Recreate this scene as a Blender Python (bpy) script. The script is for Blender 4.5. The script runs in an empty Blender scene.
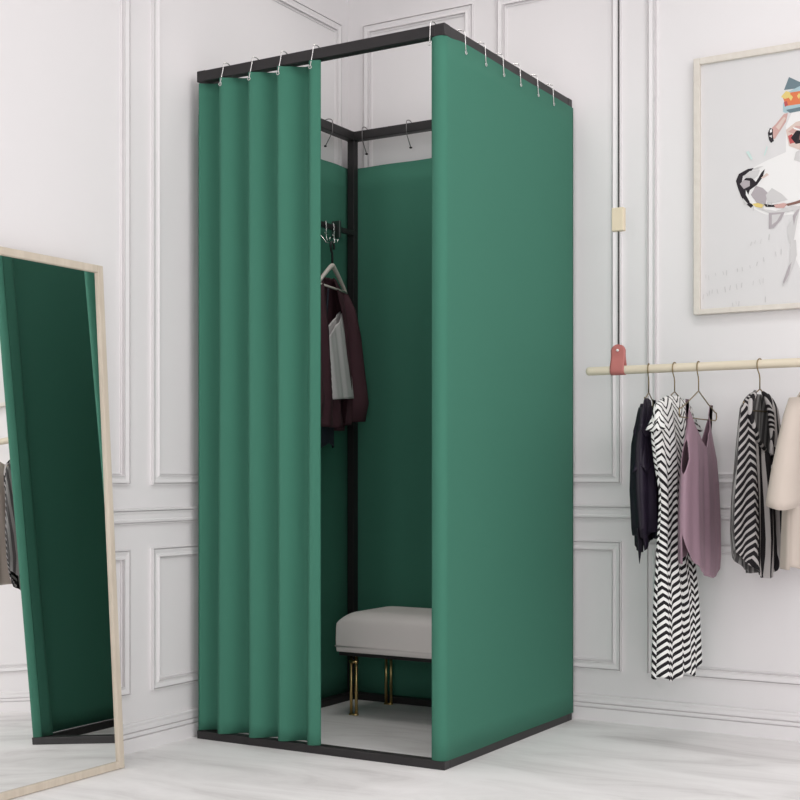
import bpy, math, random
from mathutils import Vector, Matrix
random.seed(7)
SC = bpy.context.scene
COL = SC.collection
PI = math.pi

# ------------------------------------------------------------------ materials
def mat(name, color, rough=0.6, metal=0.0, spec=0.5, sheen=0.0):
    m = bpy.data.materials.new(name); m.use_nodes = True
    b = m.node_tree.nodes['Principled BSDF']
    b.inputs['Base Color'].default_value = (*color, 1)
    b.inputs['Roughness'].default_value = rough
    b.inputs['Metallic'].default_value = metal
    b.inputs['Specular IOR Level'].default_value = spec
    if sheen:
        b.inputs['Sheen Weight'].default_value = sheen
    return m

def N(m, kind, **kw):
    n = m.node_tree.nodes.new(kind)
    for k, v in kw.items():
        setattr(n, k, v)
    return n

def L(m, a, b): m.node_tree.links.new(a, b)

def mathn(m, op, a, b=None, c=None):
    n = N(m, 'ShaderNodeMath', operation=op)
    for i, v in enumerate((a, b, c)):
        if v is None: continue
        if isinstance(v, (int, float)): n.inputs[i].default_value = v
        else: L(m, v, n.inputs[i])
    return n.outputs[0]

def ramp(m, fac, stops):
    r = N(m, 'ShaderNodeValToRGB')
    e = r.color_ramp.elements
    while len(e) < len(stops): e.new(0.5)
    for el, (p, c) in zip(e, stops):
        el.position = p; el.color = (*c, 1)
    L(m, fac, r.inputs[0])
    return r.outputs[0]

def bump(m, height, strength, dist=0.002):
    b = N(m, 'ShaderNodeBump')
    b.inputs['Strength'].default_value = strength
    b.inputs['Distance'].default_value = dist
    L(m, height, b.inputs['Height'])
    L(m, b.outputs[0], m.node_tree.nodes['Principled BSDF'].inputs['Normal'])

def noise(m, scale, detail=4, rough=0.55, sc=(1, 1, 1), coord='Object', dist=0.0):
    tc = N(m, 'ShaderNodeTexCoord'); mp = N(m, 'ShaderNodeMapping')
    mp.inputs['Scale'].default_value = sc
    L(m, tc.outputs[coord], mp.inputs[0])
    n = N(m, 'ShaderNodeTexNoise')
    n.inputs['Scale'].default_value = scale
    n.inputs['Detail'].default_value = detail
    n.inputs['Roughness'].default_value = rough
    n.inputs['Distortion'].default_value = dist
    L(m, mp.outputs[0], n.inputs['Vector'])
    return n.outputs['Fac']

def base(m): return m.node_tree.nodes['Principled BSDF'].inputs['Base Color']

M = {}
M['wall'] = mat('painted_wall', (.80, .775, .782), .75, spec=.25)
bump(M['wall'], noise(M['wall'], 220, 3), .05)
M['trim'] = mat('painted_moulding', (.80, .775, .782), .6, spec=.3)
M['ceiling'] = mat('ceiling_paint', (.82, .81, .81), .9, spec=.2)

m = M['floor'] = mat('pale_concrete', (.7, .7, .7), .6, spec=.25)
a = noise(m, 1.5, 8, .62, (1, 3.4, 1), dist=.8)
L(m, ramp(m, a, [(.28, (.62, .595, .59)), (.45, (.80, .778, .774)), (.60, (.89, .87, .866)), (.8, (.91, .892, .888))]), base(m))
bump(m, noise(m, 40, 5), .06)

def cloth(name, color, rough=.85, sheen=.0, spec=.2, weave=.12):
    m = mat(name, color, rough, spec=spec, sheen=sheen)
    bump(m, noise(m, 500, 2), weave, .001)
    return m
M['green'] = cloth('green_curtain_cloth', (.053, .186, .130), .85)
M['black'] = mat('black_painted_steel', (.020, .018, .019), .45, spec=.4)
M['steel'] = mat('silver_wire', (.75, .74, .73), .25, 1.0)
M['darksteel'] = mat('dark_wire', (.22, .21, .21), .35, 1.0)
M['ball'] = mat('dark_bead', (.02, .02, .02), .4)
M['brass'] = mat('brass', (.62, .44, .20), .3, 1.0)
M['hanger'] = mat('antique_brass_wire', (.30, .23, .13), .35, 0.85)

def wood(name, c1, c2, sc):
    m = mat(name, c1, .5, spec=.3)
    L(m, ramp(m, noise(m, 6, 6, .6, sc, dist=.5), [(.3, c1), (.7, c2)]), base(m))
    return m
M['frame_wood'] = wood('pale_ash_wood', (.56, .485, .395), (.66, .58, .485), (6, 6, .6))
M['rod_wood'] = wood('blond_dowel', (.66, .58, .45), (.74, .66, .53), (.5, 8, 8))
M['block_wood'] = wood('light_block_wood', (.72, .62, .46), (.78, .68, .52), (8, 8, 1))
M['poster_wood'] = wood('whitewashed_frame_wood', (.66, .61, .55), (.72, .675, .615), (5, 5, 5))
M['mirror'] = mat('mirror_glass', (.90, .91, .90), .0, 1.0)
M['backing'] = mat('mirror_backing', (.35, .28, .2), .8)
M['leather'] = mat('coral_leather', (.48, .16, .145), .55)
bump(M['leather'], noise(M['leather'], 300, 3), .2)
M['rivet'] = mat('white_rivet', (.85, .84, .82), .3)
M['cord'] = mat('black_cord', (.03, .027, .027), .7)
M['cushion'] = cloth('grey_upholstery', (.88, .82, .80), .9, weave=.4)
M['piping'] = cloth('grey_piping', (.80, .745, .73), .9)
M['purple'] = cloth('dark_plum_satin', (.013, .008, .019), .5, spec=.3)
M['purpledark'] = cloth('near_black_mesh', (.010, .007, .014), .6, spec=.4)
M['mauve'] = cloth('mauve_satin', (.30, .195, .24), .55, spec=.4)
M['mauveback'] = cloth('mauve_satin_inside', (.30, .195, .24), .6, spec=.3)
M['cream'] = cloth('cream_crepe', (.55, .475, .42), .8)
M['maroon'] = cloth('maroon_cloth', (.072, .032, .040), .8)
M['white_top'] = cloth('white_camisole_cloth', (.60, .58, .575), .8)
M['navy'] = cloth('charcoal_denim', (.035, .040, .055), .85)
M['palehanger'] = mat('pale_hanger', (.62, .57, .52), .5)
M['hookblack'] = mat('black_hook_plastic', (.012, .012, .013), .4)

# chevron dress : UV in metres (u across, v up)
m = M['chevron'] = cloth('black_white_chevron_cloth', (.8, .8, .8), .8)
uv = N(m, 'ShaderNodeUVMap'); sp = N(m, 'ShaderNodeSeparateXYZ'); L(m, uv.outputs[0], sp.inputs[0])
tri = mathn(m, 'PINGPONG', mathn(m, 'ADD', sp.outputs[0], .013), .042)
v = mathn(m, 'ADD', sp.outputs[1], mathn(m, 'MULTIPLY', tri, -1.0))
st = mathn(m, 'FRACT', mathn(m, 'DIVIDE', v, .0235))
# thinner strokes towards the shoulders
th = mathn(m, 'MULTIPLY_ADD', sp.outputs[1], -.6, .23)
th = mathn(m, 'MINIMUM', th, .52)
th = mathn(m, 'MAXIMUM', th, .28)
blk = mathn(m, 'LESS_THAN', st, th)
L(m, ramp(m, blk, [(0, (.80, .79, .775)), (1, (.016, .014, .016))]), base(m))

# striped blouse
m = M['striped'] = cloth('black_grey_striped_cloth', (.5, .5, .5), .75)
uv = N(m, 'ShaderNodeUVMap'); sp = N(m, 'ShaderNodeSeparateXYZ'); L(m, uv.outputs[0], sp.inputs[0])
left = mathn(m, 'LESS_THAN', sp.outputs[0], -.058)
slant = mathn(m, 'ABSOLUTE', mathn(m, 'ADD', sp.outputs[0], .098))
diag = mathn(m, 'ADD', mathn(m, 'MULTIPLY', slant, 1.7), mathn(m, 'MULTIPLY', sp.outputs[1], 1.55))
vert = mathn(m, 'ADD', mathn(m, 'MULTIPLY', sp.outputs[0], 1.35), mathn(m, 'MULTIPLY', sp.outputs[1], .05))
mix = N(m, 'ShaderNodeMix'); L(m, left, mix.inputs[0]); L(m, vert, mix.inputs[2]); L(m, diag, mix.inputs[3])
st = mathn(m, 'FRACT', mathn(m, 'DIVIDE', mix.outputs[0], .0385))
blk = mathn(m, 'LESS_THAN', st, .61)
L(m, ramp(m, blk, [(0, (.43, .405, .40)), (1, (.012, .010, .012))]), base(m))
m = M['striped_in'] = cloth('fine_grey_striped_cloth', (.5, .5, .5), .8)
uv = N(m, 'ShaderNodeUVMap'); sp = N(m, 'ShaderNodeSeparateXYZ'); L(m, uv.outputs[0], sp.inputs[0])
st = mathn(m, 'FRACT', mathn(m, 'DIVIDE', sp.outputs[0], .022))
L(m, ramp(m, mathn(m, 'LESS_THAN', st, .5), [(0, (.27, .26, .255)), (1, (.085, .08, .08))]), base(m))

# poster print
M['paper'] = mat('poster_paper', (.68, .665, .668), .5, spec=.3)
for nm, c in dict(p_white=(.80, .785, .78), p_grey=(.42, .38, .40), p_lgrey=(.60, .585, .585), p_black=(.025, .02, .025),
                  p_pink=(.58, .36, .33), p_skin=(.66, .53, .48), p_red=(.48, .10, .10), p_orange=(.68, .19, .085), p_yellow=(.72, .56, .20),
                  p_teal=(.15, .21, .24), p_sky=(.38, .52, .56), p_mint=(.58, .72, .69), p_ink=(.56, .55, .55), p_brown=(.24, .13, .11)).items():
    M[nm] = mat(nm, c, .6, spec=.2)

# ------------------------------------------------------------------ mesh helpers
class MB:
    def __init__(s): s.v = []; s.f = []; s.mi = []; s.uv = {}
    def add(s, vs, fs, mi=0, uvs=None):
        o = len(s.v); s.v += [tuple(p) for p in vs]
        for f in fs:
            s.f.append(tuple(i + o for i in f)); s.mi.append(mi)
        if uvs:
            for i, w in enumerate(uvs): s.uv[o + i] = w
    def box(s, a, b, mi=0):
        x0, y0, z0 = a; x1, y1, z1 = b
        vs = [(x0, y0, z0), (x1, y0, z0), (x1, y1, z0), (x0, y1, z0), (x0, y0, z1), (x1, y0, z1), (x1, y1, z1), (x0, y1, z1)]
        s.add(vs, [(3, 2, 1, 0), (4, 5, 6, 7), (0, 1, 5, 4), (1, 2, 6, 5), (2, 3, 7, 6), (3, 0, 4, 7)], mi)
    def tube(s, pts, r, n=8, mi=0, caps=True, closed=False):
        pts = [Vector(p) for p in pts]; vs = []; fs = []; k = len(pts)
        prev = None
        for i, p in enumerate(pts):
            if closed: t = pts[(i + 1) % k] - pts[i - 1]
            elif i == 0: t = pts[1] - p
            elif i == k - 1: t = p - pts[-2]
            else: t = (pts[i + 1] - p).normalized() + (p - pts[i - 1]).normalized()
            t.normalize()
            if prev is None:
                ref = Vector((0, 0, 1)) if abs(t.z) < .9 else Vector((1, 0, 0))
                a = t.cross(ref).normalized()
            else:
                a = prev - t * prev.dot(t)
                a.normalize()
            prev = a; b = t.cross(a)
            rr = r[i] if isinstance(r, (list, tuple)) else r
            for j in range(n):
                an = 2 * PI * j / n
                vs.append(p + (a * math.cos(an) + b * math.sin(an)) * rr)
        for i in range(k if closed else k - 1):
            i2 = (i + 1) % k
            for j in range(n):
                j2 = (j + 1) % n
                fs.append((i * n + j, i * n + j2, i2 * n + j2, i2 * n + j))
        if caps and not closed:
            fs.append(tuple(range(n - 1, -1, -1))); fs.append(tuple((k - 1) * n + j for j in range(n)))
        s.add(vs, fs, mi)
    def grid(s, P, ns, nt, mi=0, UV=None):
        vs = []; us = []
        for i in range(nt + 1):
            for j in range(ns + 1):
                a = -1 + 2 * j / ns; t = i / nt
                vs.append(P(a, t))
                us.append(UV(a, t) if UV else (a, t))
        fs = [(i * (ns + 1) + j, i * (ns + 1) + j + 1, (i + 1) * (ns + 1) + j + 1, (i + 1) * (ns + 1) + j) for i in range(nt) for j in range(ns)]
        s.add(vs, fs, mi, us)
    def build(s, name, mats, parent=None, smooth=False, loc=(0, 0, 0), rz=0, solid=0, bevel=0, subd=0, merge=False, recalc=True):
        me = bpy.data.meshes.new(name)
        me.from_pydata(s.v, [], s.f); me.update()
        if not isinstance(mats, (list, tuple)): mats = [mats]
        for k in mats: me.materials.append(k)
        me.polygons.foreach_set('material_index', s.mi)
        if s.uv:
            lay = me.uv_layers.new(name='UVMap')
            for lp in me.loops:
                lay.data[lp.index].uv = s.uv.get(lp.vertex_index, (0, 0))
        import bmesh
        bm = bmesh.new(); bm.from_mesh(me)
        if merge: bmesh.ops.remove_doubles(bm, verts=bm.verts, dist=1e-5)
        if recalc: bmesh.ops.recalc_face_normals(bm, faces=bm.faces)
        bm.to_mesh(me); bm.free()
        if smooth: me.polygons.foreach_set('use_smooth', [True] * len(me.polygons))
        o = bpy.data.objects.new(name, me); COL.objects.link(o)
        o.location = loc; o.rotation_euler = (0, 0, rz)
        if parent: o.parent = parent
        if solid:
            md = o.modifiers.new('thickness', 'SOLIDIFY'); md.thickness = solid; md.offset = 0
        if bevel:
            md = o.modifiers.new('soft_edges', 'BEVEL'); md.width = bevel; md.segments = 3; md.limit_method = 'ANGLE'
        if subd:
            md = o.modifiers.new('smooth', 'SUBSURF'); md.levels = subd; md.render_levels = subd
        return o

def tag(o, label, cat=None, group=None, kind=None):
    o['label'] = label
    if cat: o['category'] = cat
    if group: o['group'] = group
    if kind: o['kind'] = kind
    return o
def thing(name, label, cat, loc=(0, 0, 0), rz=0, group=None):
    o = bpy.data.objects.new(name, None); COL.objects.link(o)
    o.empty_display_size = .05
    o.location = loc; o.rotation_euler = (0, 0, rz)
    return tag(o, label, cat, group)
def struct(o, label, cat): return tag(o, label, cat, None, 'structure')
def dup(root, loc, rz, label):
    r = root.copy(); COL.objects.link(r); r.location = loc; r.rotation_euler = (0, 0, rz); r['label'] = label
    for ch in list(root.children):
        c = ch.copy(); COL.objects.link(c); c.parent = r
    return r
def smooth01(t):
    t = max(0, min(1, t)); return t * t * (3 - 2 * t)
def pl(z, pts):
    """smooth piecewise interpolation through (key, value) pairs, keys ascending"""
    if z <= pts[0][0]: return pts[0][1]
    for (a, va), (b, vb) in zip(pts, pts[1:]):
        if z <= b:
            return va + (vb - va) * smooth01((z - a) / (b - a)) if b > a else vb
    return pts[-1][1]
def lin(z, pts):
    if z <= pts[0][0]: return pts[0][1]
    for (a, va), (b, vb) in zip(pts, pts[1:]):
        if z <= b: return va + (vb - va) * (z - a) / (b - a)
    return pts[-1][1]

# ------------------------------------------------------------------ camera (level, lens shifted)
F = 1323.4; Y0 = 474.6
CAMX, CAMY, CAMZ, YAW = 2.8069, -3.4121, .8707, -.53616
cam = bpy.data.objects.new('camera', bpy.data.cameras.new('camera')); COL.objects.link(cam)
cam.location = (CAMX, CAMY, CAMZ); cam.rotation_euler = (PI / 2, 0, -YAW)
cam.data.sensor_width = 36; cam.data.sensor_fit = 'HORIZONTAL'
cam.data.lens = 36 * F / 800
cam.data.shift_y = (Y0 - 400) / 800
cam.data.clip_start = .05
SC.camera = cam

# ------------------------------------------------------------------ room
LX = -.042; BY = .98; HC = 3.05
XR = 4.6; YF = -4.6
b = MB(); b.box((LX - .1, YF, -.1), (XR, BY + .1, 0))
struct(b.build('floor', M['floor']), 'pale mottled concrete floor', 'floor')
b = MB(); b.box((LX - .1, YF, 0), (LX, BY + .1, HC))
struct(b.build('wall_left', M['wall']), 'white panelled wall on the left', 'wall')
b = MB(); b.box((LX, BY, 0), (XR, BY + .1, HC))
struct(b.build('wall_back', M['wall']), 'white panelled wall behind the clothes rail', 'wall')
b = MB(); b.box((LX - .1, YF, HC), (XR, BY + .1, HC + .08))
CEIL = struct(b.build('ceiling', M['ceiling']), 'plain white ceiling', 'ceiling')

PROF = [(0, 0), (0, .0105), (.0030, .0115), (.0032, .0010), (.0068, .0010), (.0070, .0105), (.011, .0095), (.019, .0070), (.025, .0085), (.0285, .0125), (.0300, .0130),
        (.0302, .0008), (.0348, .0008), (.0350, .0060), (.0380, .0050), (.0385, 0)]
TR = [0]
def wall_pt(wall, u, z, h):
    return (LX + h, u, z) if wall == 'left' else (u, BY - h, z)
def panel(wall, u0, u1, z0, z1):
    TR[0] += 1
    b = MB(); vs = []; n = len(PROF)
    for (o, h) in PROF:
        for (u, z) in ((u0 + o, z0 + o), (u1 - o, z0 + o), (u1 - o, z1 - o), (u0 + o, z1 - o)):
            vs.append(wall_pt(wall, u, z, h))
    fs = []
    for i in range(n - 1):
        for j in range(4):
            k = (j + 1) % 4
            fs.append((i * 4 + j, i * 4 + k, i * 4 + 4 + k, i * 4 + 4 + j))
    b.add(vs, fs)
    o = b.build('trim_%d' % TR[0], M['trim'])
    where = 'upper' if z1 > 2 else 'lower'
    struct(o, 'white %s panel moulding on the %s wall' % (where, wall), 'moulding')
def run(wall, name, prof, u0, u1, label):
    """a horizontal moulding: prof = (z, height off the wall)"""
    b = MB(); n = len(prof)
    vs = [wall_pt(wall, u, z, h) for u in (u0, u1) for (z, h) in prof]
    fs = [(i, i + 1, n + i + 1, n + i) for i in range(n - 1)] + [tuple(range(n)), tuple(range(2 * n - 1, n - 1, -1))]
    b.add(vs, fs)
    struct(b.build(name, M['trim']), label, 'moulding')
ZU = (.838, 2.630); ZL = (.180, .637)
for (u0, u1) in ((-2.66, -1.50), (-1.40, -.283), (-.180, .922)):
    panel('left', u0, u1, *ZU); panel('left', u0, u1, *ZL)
for (u0, u1) in ((.033, .518), (.615, 1.104), (1.198, 2.30), (2.40, 2.90), (3.0, 4.1)):
    panel('back', u0, u1, *ZU); panel('back', u0, u1, *ZL)
RAIL = [(.714, 0), (.714, .009), (.7165, .010), (.7167, .001), (.7203, .001), (.7205, .010), (.727, .0105), (.731, .0075), (.745, .0085), (.753, .0125), (.7545, .0125), (.7547, .004), (.7573, .004), (.7575, .017), (.763, .018), (.764, 0)]
BASE = [(0, 0), (0, .016), (.0445, .016), (.0447, .006), (.0485, .006), (.0487, .0135), (.060, .0135), (.0602, .004), (.0640, .004), (.0642, .011), (.078, .0100), (.0845, .0125), (.088, .0125), (.091, .010), (.0912, 0)]
TR[0] += 1; run('left', 'trim_%d' % TR[0], RAIL, YF, BY - .002, 'white chair rail along the left wall')
TR[0] += 1; run('back', 'trim_%d' % TR[0], RAIL, LX + .02, XR, 'white chair rail along the back wall')
run('left', 'baseboard_left', BASE, YF, BY - .002, 'white stepped baseboard along the left wall')
run('back', 'baseboard_back', BASE, LX + .018, XR, 'white stepped baseboard along the back wall')

# ------------------------------------------------------------------ fitting booth frame
W, D, H = .9315, .9389, 2.2
R = .034
booth = thing('changing_booth_frame', 'black square steel frame of the green curtained changing booth standing in the corner', 'changing booth', (0, 0, 0))
def bar(name, a, c, bev=.002):
    b = MB(); b.box(a, c); return b.build(name, M['black'], booth, bevel=bev)
bar('top_rail', (0, 0, H - R), (W, R, H)); bar('top_rail', (0, D - R, H - R), (W, D, H))
bar('top_rail', (0, R, H - R), (R, D - R, H)); bar('top_rail', (W - R, R, H - R), (W, D - R, H))
hb = .026
bar('base_bar', (0, 0, 0), (W, R, hb)); bar('base_bar', (0, D - R, 0), (W, D, hb))
bar('base_bar', (0, R, 0), (R, D - R, hb)); bar('base_bar', (W - R, R, 0), (W, D - R, hb))
for (x, y) in ((.004, .050), (W - .038, .012), (.003, D - .033), (W - .042, D - .033)):
    bar('post', (x, y, hb), (x + .030, y + .030, H - R))
for (x, y) in ((0, 0), (W - R, 0), (0, D - R), (W - R, D - R)):
    b = MB(); b.box((x - .0008, y - .0008, H - R - .001), (x + R + .0008, y + R + .0008, H + .0012)); b.build('corner_joint', M['black'], booth, bevel=.003)

# curtains
def sheet_from_path(path, z0, z1, name, label, sag=None, nz=40, flare=None, lift=None):
    b = MB(); n = len(path); vs = []; fs = []
    for i in range(nz + 1):
        t = i / nz
        for j, (x, y) in enumerate(path):
            top = z1 - (sag(j / (n - 1)) if sag else 0) + (lift(x, y) if lift else 0)
            z = top + (z0 - top) * t
            fx, fy = flare(j / (n - 1), t) if flare else (0, 0)
            vs.append((x + fx, y + fy, z))
    for i in range(nz):
        for j in range(n - 1):
            fs.append((i * n + j, i * n + j + 1, (i + 1) * n + j + 1, (i + 1) * n + j))
    b.add(vs, fs)
    o = b.build(name, M['green'], None, True, solid=.003)
    return tag(o, label, 'curtain')

# front pleated curtain
HOOKX = [.112, .229, .343, .466]      # forward creases, where the hooks grip
def front_y(x):
    ks = [-.010] + HOOKX + [.580]
    for a, c in zip(ks, ks[1:]):
        if a <= x <= c:
            t = (x - a) / (c - a)
            # crest at the hook, long slope back, shorter slope forward to the next crest
            if t < .58: q = smooth01(t / .58)
            else: q = 1 - smooth01((t - .58) / .42)
            return -.0135 + .055 * q
    return -.0135
path = []
nx = 170
XA, XB = .010, .4905
for i in range(nx + 1):
    x = XA + (XB - XA) * i / nx
    path.append((x, front_y(x)))
FC = sheet_from_path(path, .0285, H - R - .003, 'front_curtain', 'pleated green curtain drawn to the left half of the booth front', nz=46,
    sag=lambda s: .004 * (1 - abs(math.sin(s * 13))),
    flare=lambda s, t: (.005 * math.sin(t * 3 + s * 9) * t * min(1, s * 6) * min(1, (1 - s) * 8), .003 * math.sin(s * 17 + t * 2) * t))
# side curtain wrapping the front corner
path = []
xo = W + .0012; yo = -.0028; r = .022
for i in range(5): path.append((W - .0445 - .001 * i / 4, .060 - .055 * i / 4))
for i in range(9): path.append((W - .046 + (.046 - r) * i / 8, yo + .010 * (1 - i / 8) ** 2))
for i in range(1, 13):
    a = -PI / 2 + PI / 2 * i / 12
    path.append((xo - r + r * math.cos(a), yo + r + r * math.sin(a)))
for i in range(1, 50):
    t = i / 49; y = yo + r + (D + .004 - yo - r) * t
    path.append((xo + .0015 * math.sin(t * 9) , y))
SCUR = sheet_from_path(path, .0265, H - R - .0022, 'side_curtain', 'flat taut green curtain covering the right side of the booth, wrapped round its front corner', nz=30,
    lift=lambda x, y: .008 * smooth01((y - .03) / .08) if x > W - .01 else 0)
# rear and left curtains, hung lower
path = [(-.006 + (W - .01 + .006) * i / 60, D + .0075 + .0028 * math.sin(i * .42)) for i in range(61)]
RC = sheet_from_path(path, .012, 2.066, 'rear_curtain', 'dark shaded green curtain hung low across the back of the booth behind the bench', nz=24)
path = [(-.0105 + .0028 * math.sin(i * .5), .022 + (D - .018) * i / 60) for i in range(61)]
LC = sheet_from_path(path, .012, 2.066, 'left_curtain', 'dark shaded green curtain on the left side of the booth behind the hanging jacket', nz=24)

# eyelets are part of the curtains
def eyelet(parent, c, axis, r=.0052):
    b = MB(); pts = []
    for i in range(16):
        a = 2 * PI * i / 16
        u, v = r * math.cos(a), r * math.sin(a)
        pts.append((c[0] + u, c[1], c[2] + v) if axis == 'y' else (c[0], c[1] + u, c[2] + v))
    b.tube(pts, .0013, 6, closed=True)
    o = b.build('eyelet', M['steel'], parent, True); return o

# curtain hooks : local x runs across the rail (towards the room side = -x local), origin on top of the rail's middle
def hook_mesh(out, drop, tip, bead=False, wire=.0017):
    """out: distance from the rail centre to the wire's drop line; drop: how far below the rail top it ends"""
    b = MB(); pts = []
    hw = R / 2 + .003
    pts.append((hw, 0, -.010)); pts.append((hw + .001, 0, .002))
    for i in range(9):
        a = PI * i / 8
        pts.append((hw * math.cos(a), 0, .004 + .011 * math.sin(a)))
    pts.append((-hw - .001, 0, -R * .3))
    if bead: pts.append((-hw, 0, -R - .004))
    pts.append((-out - tip, 0, -drop))
    b.tube(pts, wire, 8)
    if bead:
        bm = []; 
        for i in range(7):
            bm.append((-out - tip, 0, -drop - .004 + .008 * i / 6))
        b.tube(bm, [.0010, .0042, .0056, .006, .0056, .0042, .0010], 10, mi=1)
    else:
        ring = []
        for i in range(14):
            a = 2 * PI * i / 14
            ring.append((-out - tip - .001, .0048 * math.cos(a), -drop - .003 + .0048 * math.sin(a)))
        b.tube(ring, .0013, 6, closed=True)
    return b
names = ['leftmost', 'second from the left', 'third from the left', 'rightmost beside the opening']
proto = hook_mesh(.0350, .060, .0008).build('curtain_hook', [M['steel'], M['ball']], None, True)
RZ_FRONT = PI / 2     # local -x -> world -y
def put_hook(src, first, loc, rz, label, group):
    o = src if first else src.copy()
    if not first: COL.objects.link(o)
    o.location = loc; o.rotation_euler = (0, 0, rz)
    return tag(o, label, 'hook', group)
for i, x in enumerate(HOOKX):
    put_hook(proto, i == 0, (x, R / 2, H), RZ_FRONT, 'silver wire hook over the front rail gripping the pleated curtain, %s' % names[i], 'hooks on the front curtain')
side = hook_mesh(R / 2 + .006, .054, .0005).build('curtain_hook', [M['steel'], M['ball']], None, True)
put_hook(side, True, (W - .046, R / 2, H), RZ_FRONT, 'single silver hook on the front rail right above the booth opening edge', 'hooks on the side curtain')
sidey = [.122, .255, .380, .505, .641, .767]
nn = ['nearest the front corner', 'second from the front corner', 'third from the front corner', 'fourth from the front corner', 'second from the back wall', 'nearest the back wall']
for i, y in enumerate(sidey):
    put_hook(side, False, (W - R / 2, y, H), PI, 'silver wire hook over the right side rail, %s' % nn[i], 'hooks on the side curtain')
rear = hook_mesh(-.0, .086, -.012, True, .0017).build('curtain_hook', [M['darksteel'], M['ball']], None, True)
def rear_hook(first, loc, rz, label): return put_hook(rear, first, loc, rz, label, 'beaded hooks inside the booth')
rear.data.name = 'beaded_hook'
rear_hook(True, (.074, D - R / 2, H), PI / 2, 'dark beaded hook on the rear rail just right of the corner post')
rear_hook(False, (.272, D - R / 2, H), PI / 2, 'dark beaded hook on the rear rail farther right of the corner post')
rear_hook(False, (R / 2, .750, H), PI, 'dark beaded hook on the left rail seen beside the pleated curtain edge')

# rail with wire hooks inside, on the left
hr = thing('hook_rail', 'black rail with wire hooks on the left inside the booth above the jacket', 'hook rail', (.02, 0, 1.806))
b = MB(); b.box((.0, .043, -.010), (.016, D - .034, .010)); b.build('bar', M['black'], hr, bevel=.002)
b = MB(); b.box((-.004, .774, -.038), (.034, .786, .026)); b.build('bracket', M['darksteel'], hr, bevel=.002)
for y in (.25, .45, .645, .700, .752):
    b = MB()
    if y == .645:
        b.tube([(.010, y, .010), (.020, y, .013), (.0225, y, .0), (.030, y, -.045), (.060, y, -.080), (.090, y, -.0865), (.100, y, -.070)], .0021, 8)
        b.build('hook', M['steel'], hr, True); continue
    b.tube([(.010, y, .010), (.020, y, .013), (.0225, y, .0), (.0225, y, -.045), (.026, y, -.060), (.036, y, -.062), (.041, y, -.050)], .0021, 8)
    b.tube([(.0225, y - .012, -.034), (.0225, y + .012, -.034)], .0018, 6)
    b.build('hook', M['steel'], hr, True)

# ------------------------------------------------------------------ bench
BX0, BX1, BY0, BY1 = .166, .80, .583, .905
bench = thing('upholstered_bench', 'low grey upholstered bench on thin brass legs inside the booth', 'bench', (BX0, BY0, 0))
bw, bd = BX1 - BX0, BY1 - BY0
def cushion_mesh():
    b = MB(); nx, ny = 40, 24
    def top(u, v):
        # superelliptic dome, rounder at the ends
        eu = 1 - abs(2 * u - 1); ev = 1 - abs(2 * v - 1)
        du = min(1, eu * bw / .17); dv = min(1, ev * bd / .13)
        ru = math.sqrt(1 - (1 - du) ** 2); rv = math.sqrt(1 - (1 - dv) ** 2)
        return .334 + .043 * (ru * rv) ** .85
    vs = []; fs = []
    for j in range(ny + 1):
        for i in range(nx + 1):
            u, v = .5 - .5 * math.cos(PI * i / nx), .5 - .5 * math.cos(PI * j / ny)
            vs.append((u * bw, v * bd, top(u, v)))
    W1 = nx + 1
    for j in range(ny):
        for i in range(nx): fs.append((j * W1 + i, j * W1 + i + 1, (j + 1) * W1 + i + 1, (j + 1) * W1 + i))
    ring = [i for i in range(nx + 1)] + [(j) * W1 + nx for j in range(1, ny + 1)] + [ny * W1 + i for i in range(nx - 1, -1, -1)] + [j * W1 for j in range(ny - 1, 0, -1)]
    k = len(ring); o = len(vs); last = ring
    for (dz, sc) in ((.318, 1.005), (.275, 1.008), (.247, 1.005), (.232, .998)):
        new = []
        for r_ in ring:
            x, y, z = vs[r_]
            new.append(len(vs)); vs.append((bw / 2 + (x - bw / 2) * sc, bd / 2 + (y - bd / 2) * sc, min(dz, z - .001)))
        for a in range(k):
            c = (a + 1) % k; fs.append((last[c], last[a], new[a], new[c]))
        last = new
    fs.append(tuple(last))
    b.add(vs, fs); return b
cu = cushion_mesh().build('cushion', M['cushion'], bench, True)
b = MB()
q = .0035
b.tube([(-q, -q, .252), (bw + q, -q, .252), (bw + q, bd + q, .252), (-q, bd + q, 0.252)], .0026, 8, closed=True)
b.build('piping', M['piping'], cu, True)
b = MB(); b.box((.006, .006, .218), (bw - .006, bd - .006, .232)); b.build('underframe', M['black'], bench, bevel=.002)
for (x, y, s) in ((.040, .036, 1), (.032, bd - .030, 1), (bw - .052, .036, -1), (bw - .052, bd - .036, -1)):
    b = MB()
    for dx in (0, .022 * s):
        b.tube([(x + dx, y, 0), (x + dx, y, .219)], .0055, 12)
    b.box((min(x, x + .022 * s) - .006, y - .006, .0), (max(x, x + .022 * s) + .006, y + .006, .006))
    b.box((min(x, x + .022 * s) - .006, y - .006, .19), (max(x, x + .022 * s) + .006, y + .006, .2))
    b.build('leg', M['brass'], bench, True)

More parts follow.
